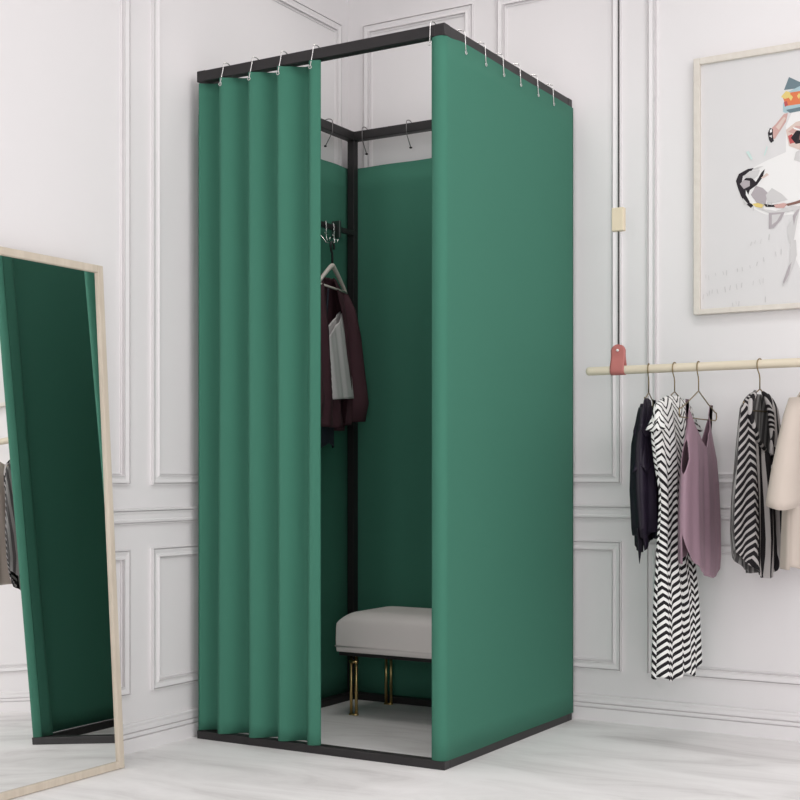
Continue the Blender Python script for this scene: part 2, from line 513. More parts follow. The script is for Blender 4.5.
# ------------------------------------------------------------------ leaning mirror
e = math.radians(-.30)
along = Vector((-math.sin(e), -math.cos(e), 0))             # towards the camera, along its foot
BR = Vector((.0992, -.4529, 0)); TRp = Vector((.0122, -.4535, 1.4966))
up = (TRp - BR); HT = up.length; up.normalize()
up = (up - along * up.dot(along)).normalized()
nrm = along.cross(up) * -1
if nrm.x < 0: nrm = -nrm
WM = .62
mirror = thing('leaning_mirror', 'tall pale wood framed mirror leaning on the left wall, reflecting the green booth', 'mirror', BR)
def mp(a, h, n): return along * a + up * h + nrm * n
def mbox(b, a0, a1, h0, h1, n0, n1):
    c = [mp(a, h, n) for a in (a0, a1) for h in (h0, h1) for n in (n0, n1)]
    b.add(c, [(0, 1, 3, 2), (4, 6, 7, 5), (0, 4, 5, 1), (2, 3, 7, 6), (0, 2, 6, 4), (1, 5, 7, 3)])
fw, f0, f1 = .022, -.026, .0
zb = .0015
for args in ((0, fw, zb, HT), (WM - fw, WM, zb, HT)):
    b = MB(); mbox(b, *args, f0, f1); b.build('frame_stile', M['frame_wood'], mirror, bevel=.002)
for (h0, h1) in ((zb, zb + fw), (HT - fw, HT)):
    b = MB(); mbox(b, fw, WM - fw, h0, h1, f0, f1 - .0004); b.build('frame_rail', M['frame_wood'], mirror, bevel=.002)
b = MB(); mbox(b, fw - .004, WM - fw + .004, zb + fw - .004, HT - fw + .004, -.012, -.008); b.build('glass', M['mirror'], mirror)
b = MB(); mbox(b, fw - .004, WM - fw + .004, zb + fw - .004, HT - fw + .004, -.022, -.0125); b.build('backing', M['backing'], mirror)

# ------------------------------------------------------------------ clothes rail hung on cords
RY, RZ, RR = .75, 1.2185, .0143
rail = thing('hanging_clothes_rail', 'blond wooden clothes rail hung from black cords by coral leather loops', 'clothes rail', (0, RY, RZ))
b = MB(); xs = [1.066, 1.0665, 1.069, 1.074, 1.080]
prof = [(1.0655, .002), (1.0665, .0085), (1.069, .0120), (1.073, .0139), (1.080, RR), (3.30, RR), (3.307, .0139), (3.311, .0120), (3.3135, .0085), (3.3145, .002)]
b.tube([(x, 0, 0) for x, r in prof], [r for x, r in prof], 20)
b.build('rod', M['rod_wood'], rail, True)
for sx in (1.180, 3.18):
    b = MB(); hw = .0245; t = .0032
    # loop profile in yz, extruded in x : front strip, around rod, back strip
    prof = []
    topz = .086
    ZS = [topz * (1 - (1 - i / 16) ** 2) for i in range(17)]
    for z in reversed(ZS): prof.append((-RR - .001, z))
    for i in range(1, 12):
        a = PI + PI * i / 12
        prof.append(((RR + .001) * math.cos(a), (RR + .001) * math.sin(a)))
    for z in ZS: prof.append((RR + .001, z))
    P = []
    for (y, z) in prof:
        # both strips lean together above the rod and have a rounded top
        k = smooth01(z / .05) if z > 0 else 0
        yy = y * (1 - .80 * k)
        w = hw if z < topz - hw else math.sqrt(max(0, hw ** 2 - (z - (topz - hw)) ** 2)) + .0004
        P.append((yy, z, w))
    vs = []; fs = []
    for (y, z, w) in P:
        for q in range(9): vs.append((sx - w + 2 * w * q / 8, y, z))
    for i in range(len(P) - 1):
        for q in range(8): fs.append((i * 9 + q, i * 9 + q + 1, (i + 1) * 9 + q + 1, (i + 1) * 9 + q))
    b.add(vs, fs)
    lo = b.build('leather_loop', M['leather'], rail, True, solid=.0028)
    b = MB(); b.tube([(sx, -.011, .066), (sx, -.0045, .066)], .0042, 14); b.tube([(sx, -.004, .066), (sx, .0035, .066)], .003, 10)
    b.build('rivet', M['rivet'], lo, True)
    b = MB(); b.tube([(sx, 0, .068), (sx, 0, HC - RZ)], .0024, 8); b.build('cord', M['cord'], rail, True)
    b = MB(); b.box((sx - .020, -.012, .4625), (sx + .022, .012, .5405)); b.build('cord_block', M['block_wood'], rail, bevel=.003)

# hangers
def hanger(label, x, half=.19, drop=.105, neck=.078, rz=0, arm=.045):
    t = thing('clothes_hanger', label, 'clothes hanger', (x, RY, RZ), rz, 'brass wire hangers on the wooden rail')
    b = MB(); r = RR + .0030; pts = []
    for i in range(15):
        a = math.radians(-35 + (180 + 35 + 0) * i / 14)
        pts.append((0, r * math.cos(a), r * math.sin(a)))
    # from the far side of the rod back to the centre line under it
    pts += [(0, -r * .98, -.008), (0, -r * .70, -.020), (0, -r * .2, -.032), (0, 0, -.045), (0, 0, -neck)]
    b.tube(pts, .0021, 8); b.build('hook', M['hanger'], t, True)
    b = MB()
    z0 = -neck; z1 = -drop - arm
    pts = [(0, 0, z0)]
    pts += [(0, half * .5, z0 + (z1 - z0) * .50), (0, half * .90, z0 + (z1 - z0) * .86), (0, half * .985, z1 + .008), (0, half, z1 - .004), (0, half * .98, z1 - .014), (0, half * .92, z1 - .018)]
    full = pts + [(p[0], -p[1], p[2]) for p in reversed(pts[1:])]
    b.tube(full, .0021, 8, closed=True)
    b.build('shoulder_wire', M['hanger'], t, True)
    return t

HX = dict(plum=1.286, chev=1.374, mauve=1.454, stripe=1.652, cream=1.792)
hanger('brass wire hanger holding the dark plum top, nearest the leather loop', HX['plum'], .070, arm=.0, rz=math.radians(9))
hanger('brass wire hanger holding the long chevron dress', HX['chev'], .13, arm=.03, rz=math.radians(-5))
hanger('brass wire hanger with both arms bare, holding the mauve camisole', HX['mauve'], .19)
hanger('brass wire hanger holding the black and grey striped blouse', HX['stripe'], .10, arm=.025, rz=math.radians(-14))
hanger('brass wire hanger holding the cream blouse at the photo edge', HX['cream'], .10, arm=.02)

# ------------------------------------------------------------------ garments
class Garment:
    """local frame: x = thickness (+x faces the camera side), y = along the hanger, z = 0 at the rod"""
    def __init__(s, b_of_z, a_of_z, c_of_z=lambda z: 0, fold=(7, .006, 0), foldgrow=None, xoff=lambda z: 0):
        s.m = MB(); s.b = b_of_z; s.a = a_of_z; s.c = c_of_z; s.fold = fold; s.fg = foldgrow or (lambda z: 1); s.xo = xoff
    def surf(s, y, z, side):
        a = max(s.a(z), 1e-4); c = s.c(z)
        q = max(-1, min(1, (y - c) / a))
        b = s.b(z)
        k, amp, ph = s.fold
        env = (1 - q * q) ** .5
        f = amp * s.fg(z) * (math.sin(k * q * PI + ph + side * .7 + z * 1.5) + .5 * math.sin(2.3 * k * q * PI + 1.3 + ph)) * min(1, env * 2)
        return s.xo(z) + side * b * env ** .8 + f * (1 if side > 0 else .8)
    def panel(s, side, Lf, Rf, top, bot, ns=40, nt=60, mi=0):
        def zt(q, t):
            a = top(q); return a + (bot(q) - a) * t
        def P(q, t):
            z = zt(q, t); l, r = Lf(z), Rf(z)
            y = l + (r - l) * (q + 1) / 2
            return (s.surf(y, z, side), y, z)
        def UV(q, t):
            z = zt(q, t); l, r = Lf(z), Rf(z)
            y = l + (r - l) * (q + 1) / 2
            a = max(s.a(z), 1e-4); c = s.c(z); p = max(-1, min(1, (y - c) / a)); bb = s.b(z)
            # length along the cross-section ellipse from its middle
            acc = 0; n = 12; px, py = bb, 0.0
            for i in range(1, n + 1):
                an = math.asin(p) * i / n
                nx_, ny_ = bb * math.cos(an), a * math.sin(an)
                acc += math.hypot(nx_ - px, ny_ - py); px, py = nx_, ny_
            return (math.copysign(acc, p) if side > 0 else math.copysign(acc, p) + 1, z)
        s.m.grid(P, ns, nt, mi, UV)
    def tubepart(s, pts, widths, thick, mi=0, n=14, wave=0):
        """flattened tube following pts (sleeves): widths in y, thick in x"""
        vs = []; fs = []; us = []
        for i_, (p, w, th) in enumerate(zip(pts, widths, thick)):
            k = i_ / (len(pts) - 1)
            for j in range(n):
                a = 2 * PI * j / n
                vs.append((p[0] + th * math.cos(a), p[1] + w * math.sin(a) * (1 + wave * 2.2 * k * math.cos(5 * a)), p[2] + wave * k * math.sin(2 * a + .8) * .6)); us.append((p[1] + w * math.sin(a), p[2]))
        for i in range(len(pts) - 1):
            for j in range(n):
                j2 = (j + 1) % n
                fs.append((i * n + j, i * n + j2, (i + 1) * n + j2, (i + 1) * n + j))
        s.m.add(vs, fs, mi, us)
    def done(s, name, mats, label, cat, x, group='clothes on the wooden rail', rz=0, solid=.0018, loc=None):
        o = s.m.build(name, mats, None, True, loc or (x, RY, RZ), rz, solid=solid, merge=True)
        return tag(o, label, cat, group)

# --- mauve camisole
za = lambda z: lin(-z, [(.115, .075), (.16, .10), (.24, .125), (.30, .150), (.38, .165), (.50, .175), (.62, .170), (.70, .155)])
zb_ = lambda z: lin(-z, [(.11, .006), (.20, .016), (.30, .026), (.45, .030), (.62, .032), (.70, .028)])
cc = lambda z: lin(-z, [(.1, .0), (.3, .006), (.7, .012)])
G = Garment(zb_, za, cc, (3, .0045, .4), lambda z: lin(-z, [(.2, .15), (.35, .7), (.6, 1)]))
ol = lambda z: lin(-z, [(.110, -.128), (.16, -.126), (.22, -.118), (.30, -.130), (.345, -.152)])
orr = lambda z: lin(-z, [(.118, .148), (.16, .142), (.22, .130), (.30, .146), (.345, .162)])
LL = lambda z: ol(z) if z > -.345 else cc(z) - za(z)
RR_ = lambda z: orr(z) if z > -.345 else cc(z) + za(z)
nk = -.262; nm = (LL(nk) + RR_(nk)) / 2
sl = lambda z: lin(-z, [(.110, -.100), (.16, -.088), (.20, -.066), (.262, nm)])     # inner edge of the near strap
sr = lambda z: lin(-z, [(.118, .118), (.16, .098), (.20, .074), (.262, nm)])       # inner edge of the far strap
def hemf(q):
    if q < .45: return -.535 - .150 * math.sqrt(max(0, 1 - ((.45 - q) / 1.45) ** 2))
    return -.685 + .055 * ((q - .45) / .55) ** 2
G.panel(1, LL, RR_, lambda q: nk, hemf, 48, 60)
G.panel(1, LL, sl, lambda q: -.110, lambda q: nk, 24, 24)
G.panel(1, sr, RR_, lambda q: -.118, lambda q: nk, 24, 24)
nb = -.335; nbm = (LL(nb) + RR_(nb)) / 2
bl_ = lambda z: lin(-z, [(.110, -.100), (.25, -.06), (.335, nbm)]); br_ = lambda z: lin(-z, [(.118, .118), (.25, .08), (.335, nbm)])
G.panel(-1, LL, RR_, lambda q: nb, lambda q: -.628 + .03 * (q + 1), 40, 50, 1)
G.panel(-1, LL, bl_, lambda q: -.110, lambda q: nb, 20, 24, 1)
G.panel(-1, br_, RR_, lambda q: -.118, lambda q: nb, 20, 24, 1)
G.done('camisole', [M['mauve'], M['mauveback']], 'mauve satin camisole with narrow straps hanging third along the wooden rail', 'top', HX['mauve'])

# --- chevron dress
ca = lambda z: lin(-z, [(.090, .03), (.105, .090), (.125, .135), (.17, .150), (.23, .155), (.30, .140), (.40, .112), (.46, .112), (.60, .132), (.80, .146), (1.02, .152)])
cb = lambda z: lin(-z, [(.090, .010), (.14, .024), (.24, .034), (.32, .034), (.40, .025), (.5, .026), (.62, .027), (.75, .038), (1.02, .046)])
c0 = lambda z: lin(-z, [(.1, -.01), (.4, -.0), (1.0, -.01)])
G = Garment(cb, ca, c0, (4, .006, .9), lambda z: lin(-z, [(.1, .1), (.3, .5), (.42, .6), (.6, 1), (1, 1.5)]), lambda z: lin(-z, [(.1, .0), (1.0, .010)]))
Lc = lambda z: c0(z) - ca(z); Rc = lambda z: c0(z) + ca(z)
G.panel(1, Lc, Rc, lambda q: -.093, lambda q: -.992 - .010 * math.sin(q * 7) + .03 * smooth01((q - .3) / .7), 70, 130)
G.panel(-1, Lc, Rc, lambda q: -.093, lambda q: -.985 - .010 * math.sin(q * 5), 60, 110)
# short ruffled cap sleeve edges
for sgn in (-1, 1):
    n = 16
    def P(q, t, sgn=sgn):
        a = q * PI * .5
        flare = .012 + .018 * t
        rip = 1 + .25 * math.sin(q * 9) * t
        return (.004 + flare * math.sin(a) * rip, sgn * (.128 if sgn < 0 else .100) + sgn * (.030 * t + .010 * math.cos(a) * rip), -.140 - .060 * t - .012 * math.cos(a) * t)
    G.m.grid(P, n, 8, 0, lambda q, t: (.02 + q * .05, -.125 - .07 * t))
G.done('chevron_dress', M['chevron'], 'long black and white chevron dress hanging between the plum top and mauve camisole', 'dress', HX['chev'], rz=math.radians(-5))
# --- plum top
pa = lambda z: lin(-z, [(.09, .050), (.105, .078), (.15, .098), (.25, .115), (.40, .125), (.52, .110), (.60, .06)])
pb = lambda z: lin(-z, [(.09, .010), (.14, .020), (.25, .032), (.40, .038), (.55, .034)])
pc = lambda z: lin(-z, [(.1, .0), (.3, -.010), (.6, .0)])
G = Garment(pb, pa, pc, (3, .0065, .2), lambda z: lin(-z, [(.1, .5), (.3, 1.1), (.5, 1.6)]), lambda z: lin(-z, [(.1, 0), (.25, -.008), (.5, -.002)]))
Lp = lambda z: pc(z) - pa(z); Rp = lambda z: pc(z) + pa(z)
vn = -.200; vm = (Lp(vn) + Rp(vn)) / 2
pl_ = lambda z: lin(-z, [(.100, -.050), (.15, -.035), (-vn, vm)]); pr_ = lambda z: lin(-z, [(.100, .050), (.15, .030), (-vn, vm)])
G.panel(1, Lp, Rp, lambda q: vn, lambda q: -.540 + .018 * math.sin(q * 6) - .06 * smooth01((-q - .55) / .45), 40, 50)
G.panel(1, Lp, pl_, lambda q: -.100, lambda q: vn, 20, 16)
G.panel(1, pr_, Rp, lambda q: -.100, lambda q: vn, 20, 16)
G.panel(-1, Lp, Rp, lambda q: -.130, lambda q: -.575 - .03 * math.sin(q * 3 + .5), 40, 50, 1)
# fluttering tiers on the shoulder edges
for (zt_, zb2, y0b, y1b, w0, w1) in ((-.118, -.215, .064, .088, .014, .024), (-.190, -.330, .082, .104, .016, .028)):
    for sgn in (-1, 1):
        def P(q, t, sgn=sgn):
            a = q * PI * .62
            wv = w0 + (w1 - w0) * t
            rip = 1 + .12 * math.sin(q * 10 + zt_ * 40) * t
            y = y0b + (y1b - y0b) * t
            return (-.006 * t + wv * math.sin(a) * rip, sgn * (y + .020 * math.cos(a) * rip * (.3 + t)), zt_ + (zb2 - zt_) * t + .012 * math.sin(q * 7 + 1) * t)
        G.m.grid(P, 20, 10, 0)
# dangling tail of the hem
G.m.grid(lambda q, t: (-.012 + .010 * math.sin(q * 3) * (1 - t), -.080 + .034 * q * (1 - t) - .012 * t, -.52 - .115 * t), 6, 10, 1)
G.done('plum_top', [M['purple'], M['purpledark']], 'dark plum ruffled top hanging first on the rail beside the leather loop', 'top', HX['plum'], rz=math.radians(9))
# --- striped blouse
sa = lambda z: lin(-z, [(.088, .045), (.11, .085), (.14, .112), (.20, .122), (.30, .132), (.42, .150), (.52, .154), (.60, .142), (.66, .10)])
sb = lambda z: lin(-z, [(.088, .008), (.14, .018), (.25, .026), (.42, .032), (.55, .034), (.66, .028)])
G = Garment(sb, sa, lambda z: 0, (3, .008, 1.2), lambda z: lin(-z, [(.1, .3), (.3, .9), (.6, 1.2)]))
Ls = lambda z: -sa(z); Rs = lambda z: sa(z)
vn = -.285
el = lambda z: lin(-z, [(.092, -.044), (.12, -.078), (.16, -.092), (.21, -.078), (.25, -.045), (.285, 0)])
er = lambda z: lin(-z, [(.092, .012), (.13, .028), (.17, .036), (.23, .030), (.285, 0)])
hem = lambda q: -.672 + .085 * abs(q) ** 2.4
G.panel(1, Ls, Rs, lambda q: vn, hem, 60, 70)
G.panel(1, Ls, el, lambda q: -.092, lambda q: vn, 30, 26)
G.panel(1, er, Rs, lambda q: -.092, lambda q: vn, 30, 26)
G.panel(-1, Ls, Rs, lambda q: -.094, lambda q: hem(q) + .012, 50, 70, 1)
# collar roll and knotted tie
def roll(pts, r):
    G.m.tube(pts, r, 10)
def onf(y, z, d=.004): return (G.surf(y, z, 1) + d, y, z)
roll([(.0, -.030, -.088)] + [onf(el(z), z) for z in (-.10, -.12, -.15, -.18, -.21, -.24, -.27)], [.005, .007, .008, .008, .007, .006, .006, .005])
roll([(.0, .018, -.088)] + [onf(er(z), z) for z in (-.10, -.12, -.15, -.18, -.21, -.24, -.285)], [.005, .008, .009, .010, .009, .008, .007, .006])
roll([onf(.03, -.265, .01), onf(.02, -.285, .016), onf(.035, -.30, .014)], [.008, .014, .008])
roll([onf(.025, -.285, .014), onf(.07, -.265, .014), onf(.10, -.245, .010)], [.009, .011, .005])
roll([onf(.02, -.29, .012), onf(.0, -.325, .012), onf(-.01, -.36, .008)], [.009, .011, .006])
for j in range(len(G.m.v)):
    if j not in G.m.uv: G.m.uv[j] = (G.m.v[j][1] + .6 * G.m.v[j][2], G.m.v[j][2])
G.done('striped_blouse', [M['striped'], M['striped_in']], 'black and grey striped sleeveless blouse with tied collar on the rail', 'blouse', HX['stripe'], rz=math.radians(-14))
# --- cream blouse
xa = lambda z: lin(-z, [(.088, .02), (.11, .07), (.15, .13), (.22, .155), (.35, .165), (.50, .175), (.63, .185)])
xb = lambda z: lin(-z, [(.088, .010), (.15, .024), (.30, .036), (.63, .044)])
G = Garment(xb, xa, lambda z: 0, (3, .007, .5), lambda z: lin(-z, [(.1, .2), (.3, .8), (.6, 1.1)]))
Lx = lambda z: -xa(z); Rx = lambda z: xa(z)
G.panel(1, Lx, Rx, lambda q: -.092 - .02 * (1 - q * q), lambda q: -.632 + .012 * math.sin(q * 4), 40, 50)
G.panel(-1, Lx, Rx, lambda q: -.090, lambda q: -.632, 40, 50)
for sgn in (-1, 1):
    pts = [(0, sgn * .10, -.115), (.0, sgn * .140, -.17), (-.004, sgn * .175, -.25), (-.008, sgn * .205, -.34), (-.010, sgn * .222, -.42), (-.010, sgn * .226, -.445)]
    G.tubepart(pts, [.028, .038, .046, .056, .068, .072], [.022, .028, .032, .038, .044, .046], n=32, wave=.011)
G.done('cream_blouse', M['cream'], 'cream wide sleeved blouse hanging last on the rail at the photo edge', 'blouse', HX['cream'])

# ------------------------------------------------------------------ inside the booth: hanger, jacket, camisole, shorts
IX, IY, IZ = .110, .640, 1.664
GL = (.094, .609, 1.642)
th = math.radians(11)       # the hanger's far end swings a little towards the left curtain
hg = thing('clothes_hanger', 'pale wooden hanger on the hook rail inside the booth', 'clothes hanger', (IX, IY, IZ), th)
b = MB()
pts = [(0, .016 * math.cos(a), .016 * math.sin(a) + .045) for a in [math.radians(-30 + 215 * i / 12) for i in range(13)]]
b.tube(pts + [(0, -.012, .030), (0, -.002, .020), (0, 0, .008), (0, 0, -.030)], .0045, 8); b.build('hook', M['hookblack'], hg, True)
b = MB()
pts = []
for i in range(21):
    q = -1 + 2 * i / 20
    pts.append((0, q * .135, -.025 - .085 * abs(q) ** 1.15 - .0 * q))
b.tube(pts, [.006 + .003 * (1 - abs(-1 + 2 * i / 20)) for i in range(21)], 10); b.build('shoulder_bar', M['palehanger'], hg, True)
b = MB(); b.tube([(0, -.125, -.107), (0, .125, -.107)], .0042, 8); b.build('cross_bar', M['palehanger'], hg, True)
ja = lambda z: lin(-z, [(.04, .10), (.09, .165), (.13, .195), (.25, .205), (.45, .21), (.62, .20)])
jb = lambda z: lin(-z, [(.04, .012), (.10, .028), (.25, .045), (.50, .055), (.62, .05)])
G = Garment(jb, ja, lambda z: 0, (4, .008, .3), lambda z: lin(-z, [(.1, .3), (.4, 1.2)]))
Lj = lambda z: -ja(z); Rj = lambda z: ja(z)
fl = lambda z: lin(-z, [(.05, -.055), (.36, -.055), (.60, .045)]); fr = lambda z: lin(-z, [(.05, .055), (.20, .100), (.42, .12), (.60, .09)])
G.panel(1, Lj, fl, lambda q: -.045, lambda q: -.60, 20, 40)
G.panel(1, fr, Rj, lambda q: -.045, lambda q: -.585, 20, 40)
G.panel(-1, Lj, Rj, lambda q: -.042, lambda q: -.605, 40, 50)
for sgn in (-1, 1):
    pts = [(0, sgn * .165, -.085), (.006, sgn * .190, -.15), (.016, sgn * .205, -.25), (.026, sgn * .212, -.36), (.034, sgn * .214, -.44), (.036, sgn * .212, -.50), (.034, sgn * .208, -.57)]
    G.tubepart(pts, [.024, .036, .040, .040, .040, .044, .036], [.022, .040, .046, .046, .048, .054, .044], n=18)
jk = G.done('jacket', M['maroon'], 'dark maroon open jacket on the pale hanger inside the booth', 'jacket', 0, None, th, .003, GL)
if 'group' in jk: del jk['group']
wa = lambda z: lin(-z, [(.10, .09), (.22, .10), (.50, .105)])
G = Garment(lambda z: lin(-z, [(.1, .004), (.2, .014), (.5, .022)]), wa, lambda z: lin(-z, [(.1, .03), (.5, .055)]), (2, .003, .2), None, lambda z: lin(-z, [(.1, .012), (.25, .030), (.5, .048)]))
wl = lambda z: lin(-z, [(.1, -.06), (.5, -.05)]); wr = lambda z: lin(-z, [(.1, .12), (.22, .125), (.50, .155)])
G.panel(1, wl, wr, lambda q: -.215 + .055 * q + .0 * q, lambda q: -.4925 + .0075 * q, 24, 30)
G.panel(-1, wl, wr, lambda q: -.215 + .055 * q, lambda q: -.487 + .0075 * q, 24, 30)
G.m.tube([G_ for G_ in ((.030, .115, -.165), (.020, .122, -.13), (.006, .120, -.075))], .0022, 6)
G.m.tube([G_ for G_ in ((.030, -.055, -.26), (.022, -.062, -.18), (.006, -.075, -.065))], .0022, 6)
wt = G.done('camisole', M['white_top'], 'white thin strapped camisole on the hanger under the maroon jacket', 'top', 0, None, th, .002, GL)
if 'group' in wt: del wt['group']
# folded charcoal shorts hung over the cross bar below the jacket
G = Garment(lambda z: lin(-z, [(.11, .008), (.4, .018), (.66, .024)]), lambda z: .115, lambda z: -.015, (3, .003, .2), None, lambda z: -.014)
wl = lambda z: -.128; wr = lambda z: .098
G.panel(1, wl, wr, lambda q: -.31, lambda q: -.665 + .01 * math.sin(q * 4), 24, 30)
G.panel(-1, wl, wr, lambda q: -.31, lambda q: -.652, 24, 30)
for sy in (-.06, .04): G.m.tube([(-.014, sy, -.315), (-.008, sy, -.2), (0, sy, -.085)], .0025, 6)
ns_ = G.done('trousers', M['navy'], 'charcoal trousers folded over the hanger, showing below the maroon jacket', 'trousers', 0, None, th, .003, GL)
if 'group' in ns_: del ns_['group']

# ------------------------------------------------------------------ framed print of a white dog
PX0, PX1, PZ0, PZ1 = 1.372, 2.02, 1.412, 2.278
poster = thing('framed_dog_print', 'framed print of a white dog in a patterned headband above the rail', 'picture', (PX0, BY, PZ0))
PW, PH = PX1 - PX0, PZ1 - PZ0
y1, y0_ = -.002, -.034
pw = .022
for (x0, x1) in ((0, pw), (PW - pw, PW)):
    b = MB(); b.box((x0, y0_, 0), (x1, y1, PH)); b.build('frame_stile', M['poster_wood'], poster, bevel=.002)
for (z0, z1) in ((0, pw * .8), (PH - pw, PH)):
    b = MB(); b.box((pw, y0_ + .0006, z0), (PW - pw, y1, z1)); b.build('frame_rail', M['poster_wood'], poster, bevel=.002)
b = MB(); b.box((pw - .003, -.020, pw * .8 - .003), (PW - pw + .003, -.010, PH - pw + .003))
pm = [M[k] for k in ('paper', 'p_white', 'p_grey', 'p_lgrey', 'p_black', 'p_pink', 'p_skin', 'p_red', 'p_orange', 'p_yellow', 'p_teal', 'p_sky', 'p_mint', 'p_ink', 'p_brown')]
idx = {k: i for i, k in enumerate(('paper', 'p_white', 'p_grey', 'p_lgrey', 'p_black', 'p_pink', 'p_skin', 'p_red', 'p_orange', 'p_yellow', 'p_teal', 'p_sky', 'p_mint', 'p_ink', 'p_brown'))}
# the artwork is drawn on a 100 x 134 sheet (x right, y down from the frame's upper left corner), 1 unit = PW/100
lay = [0]
def art(mname, pts):
    lay[0] += 1
    y = -.0202 - lay[0] * .00005
    vs = [(p[0] * U, y, PH - p[1] * U) for p in pts]
    b.add(vs, [tuple(range(len(vs)))], idx[mname])
U = PW / 200.0
ART = []
ART.append(('p_white', [(60.4, 120.4), (76.7, 114.1), (94.9, 108.3), (94.9, 82.0), (100.9, 68.7), (108.9, 61.7), (147.9, 51.5), (167.0, 76.0), (174.6, 126.0), (172.7, 194.5), (157.5, 224.6), (108.9, 226.6), (98.9, 205.7), (103.9, 171.8), (86.9, 172.2), (72.7, 168.7), (60.4, 161.3), (50.1, 147.9)]))
ART.append(('p_lgrey', [(108.9, 172.3), (120.7, 167.5), (146.0, 176.1), (159.4, 212.9), (138.3, 223.0), (114.8, 221.1)]))
ART.append(('p_teal', [(97.9, 32.9), (92.9, 45.3), (108.9, 45.7), (147.9, 37.6), (152.7, 32.4), (108.9, 39.6)]))
ART.append(('p_sky', [(91.9, 59.3), (91.9, 67.4), (94.9, 68.8), (108.9, 66.8), (151.8, 60.0), (147.9, 41.6), (108.9, 43.6), (96.9, 47.9)]))
ART.append(('p_orange', [(91.9, 53.2), (94.9, 61.8), (108.9, 61.7), (149.8, 53.8), (147.9, 43.6), (108.9, 48.7), (95.9, 48.8)]))
ART.append(('p_yellow', [(89.9, 51.9), (93.9, 54.5), (99.9, 53.4), (98.9, 48.2), (94.9, 46.6)]))
ART.append(('p_yellow', [(97.9, 54.1), (99.9, 51.4), (101.9, 53.7), (99.9, 57.4)]))
ART.append(('p_yellow', [(105.9, 53.3), (107.9, 50.5), (109.9, 52.8), (107.9, 56.6)]))
ART.append(('p_yellow', [(113.8, 52.4), (115.8, 49.7), (117.8, 52.0), (115.8, 55.7)]))
ART.append(('p_yellow', [(121.7, 51.6), (123.6, 48.9), (125.6, 51.2), (123.6, 54.9)]))
ART.append(('p_yellow', [(129.5, 50.7), (131.5, 48.0), (133.4, 50.3), (131.5, 54.0)]))
ART.append(('p_yellow', [(137.3, 49.9), (139.2, 47.2), (141.2, 49.5), (139.2, 53.2)]))
ART.append(('p_red', [(92.9, 57.4), (95.9, 56.9), (96.9, 61.0), (93.9, 62.6)]))
ART.append(('p_teal', [(94.9, 65.8), (98.9, 69.4), (108.9, 68.8), (153.7, 62.2), (152.7, 58.1), (108.9, 64.8)]))
ART.append(('p_pink', [(80.8, 82.1), (84.8, 78.6), (92.9, 69.6), (96.9, 69.1), (94.9, 77.9), (86.9, 89.0), (83.8, 93.7), (79.8, 92.2)]))
ART.append(('p_skin', [(84.8, 81.6), (92.9, 72.6), (94.9, 73.9), (87.9, 85.1)]))
ART.append(('p_black', [(76.7, 86.7), (78.8, 81.8), (81.8, 83.3), (81.8, 90.4), (82.8, 95.6), (79.8, 97.2), (77.8, 93.9)]))
ART.append(('p_white', [(78.8, 83.9), (80.8, 83.1), (80.8, 86.2), (78.8, 86.9)]))
ART.append(('p_lgrey', [(77.8, 89.9), (80.8, 89.2), (80.8, 92.3)]))
ART.append(('p_skin', [(94.9, 86.0), (104.9, 79.3), (120.7, 77.4), (132.4, 91.0), (124.6, 106.0), (108.9, 108.0), (97.9, 102.6)]))
ART.append(('p_pink', [(96.9, 88.3), (104.9, 83.3), (114.8, 84.7), (116.8, 88.9), (102.9, 91.1)]))
ART.append(('p_red', [(96.9, 92.4), (100.9, 90.9), (105.9, 99.6), (98.9, 100.7)]))
ART.append(('p_black', [(99.9, 94.8), (104.9, 88.4), (114.8, 86.7), (120.7, 93.5), (114.8, 100.7), (104.9, 101.5)]))
ART.append(('p_white', [(101.9, 83.9), (108.9, 86.9), (108.9, 88.9), (102.9, 86.1)]))
ART.append(('p_brown', [(108.9, 91.9), (114.8, 90.7), (112.8, 97.4), (107.9, 97.8)]))
ART.append(('p_lgrey', [(104.9, 109.5), (108.9, 108.0), (108.9, 120.1), (102.9, 117.3)]))
ART.append(('p_black', [(43.8, 131.8), (46.9, 124.9), (56.3, 120.9), (62.4, 120.6), (58.3, 125.2), (51.1, 127.5), (50.1, 133.5), (54.2, 129.9), (60.4, 130.6), (64.5, 135.2), (70.6, 125.7), (73.7, 123.0), (71.6, 130.9), (65.5, 138.3), (58.3, 142.7), (56.3, 148.6), (58.3, 156.0), (62.4, 158.5), (59.4, 161.2), (53.2, 155.4), (49.0, 147.8), (45.9, 139.2)]))
ART.append(('p_lgrey', [(52.1, 127.6), (58.3, 123.2), (68.6, 123.4), (66.5, 129.3), (62.4, 131.9), (56.3, 129.1)]))
ART.append(('p_grey', [(48.0, 135.4), (52.1, 131.7), (58.3, 133.4), (58.3, 138.6), (52.1, 141.0)]))
ART.append(('p_white', [(54.2, 142.2), (57.3, 148.7), (60.4, 154.2), (63.5, 156.5), (62.4, 159.5), (58.3, 155.0), (54.2, 147.3)]))
ART.append(('p_skin', [(69.6, 131.7), (75.7, 127.3), (77.8, 129.5), (72.7, 132.0)]))
ART.append(('p_grey', [(59.4, 147.9), (64.5, 139.2), (71.6, 142.1), (76.7, 147.7), (74.7, 158.7), (65.5, 156.7)]))
ART.append(('p_lgrey', [(74.7, 149.6), (80.8, 143.1), (90.9, 150.3), (96.9, 157.0), (76.7, 158.9)]))
ART.append(('p_lgrey', [(51.1, 150.1), (56.3, 156.8), (52.1, 157.4)]))
ART.append(('p_yellow', [(60.4, 157.2), (66.5, 156.8), (73.7, 159.6), (70.6, 162.4), (64.5, 160.7)]))
ART.append(('p_black', [(72.7, 158.5), (80.8, 160.4), (86.9, 160.0), (84.8, 162.8), (74.7, 161.8)]))
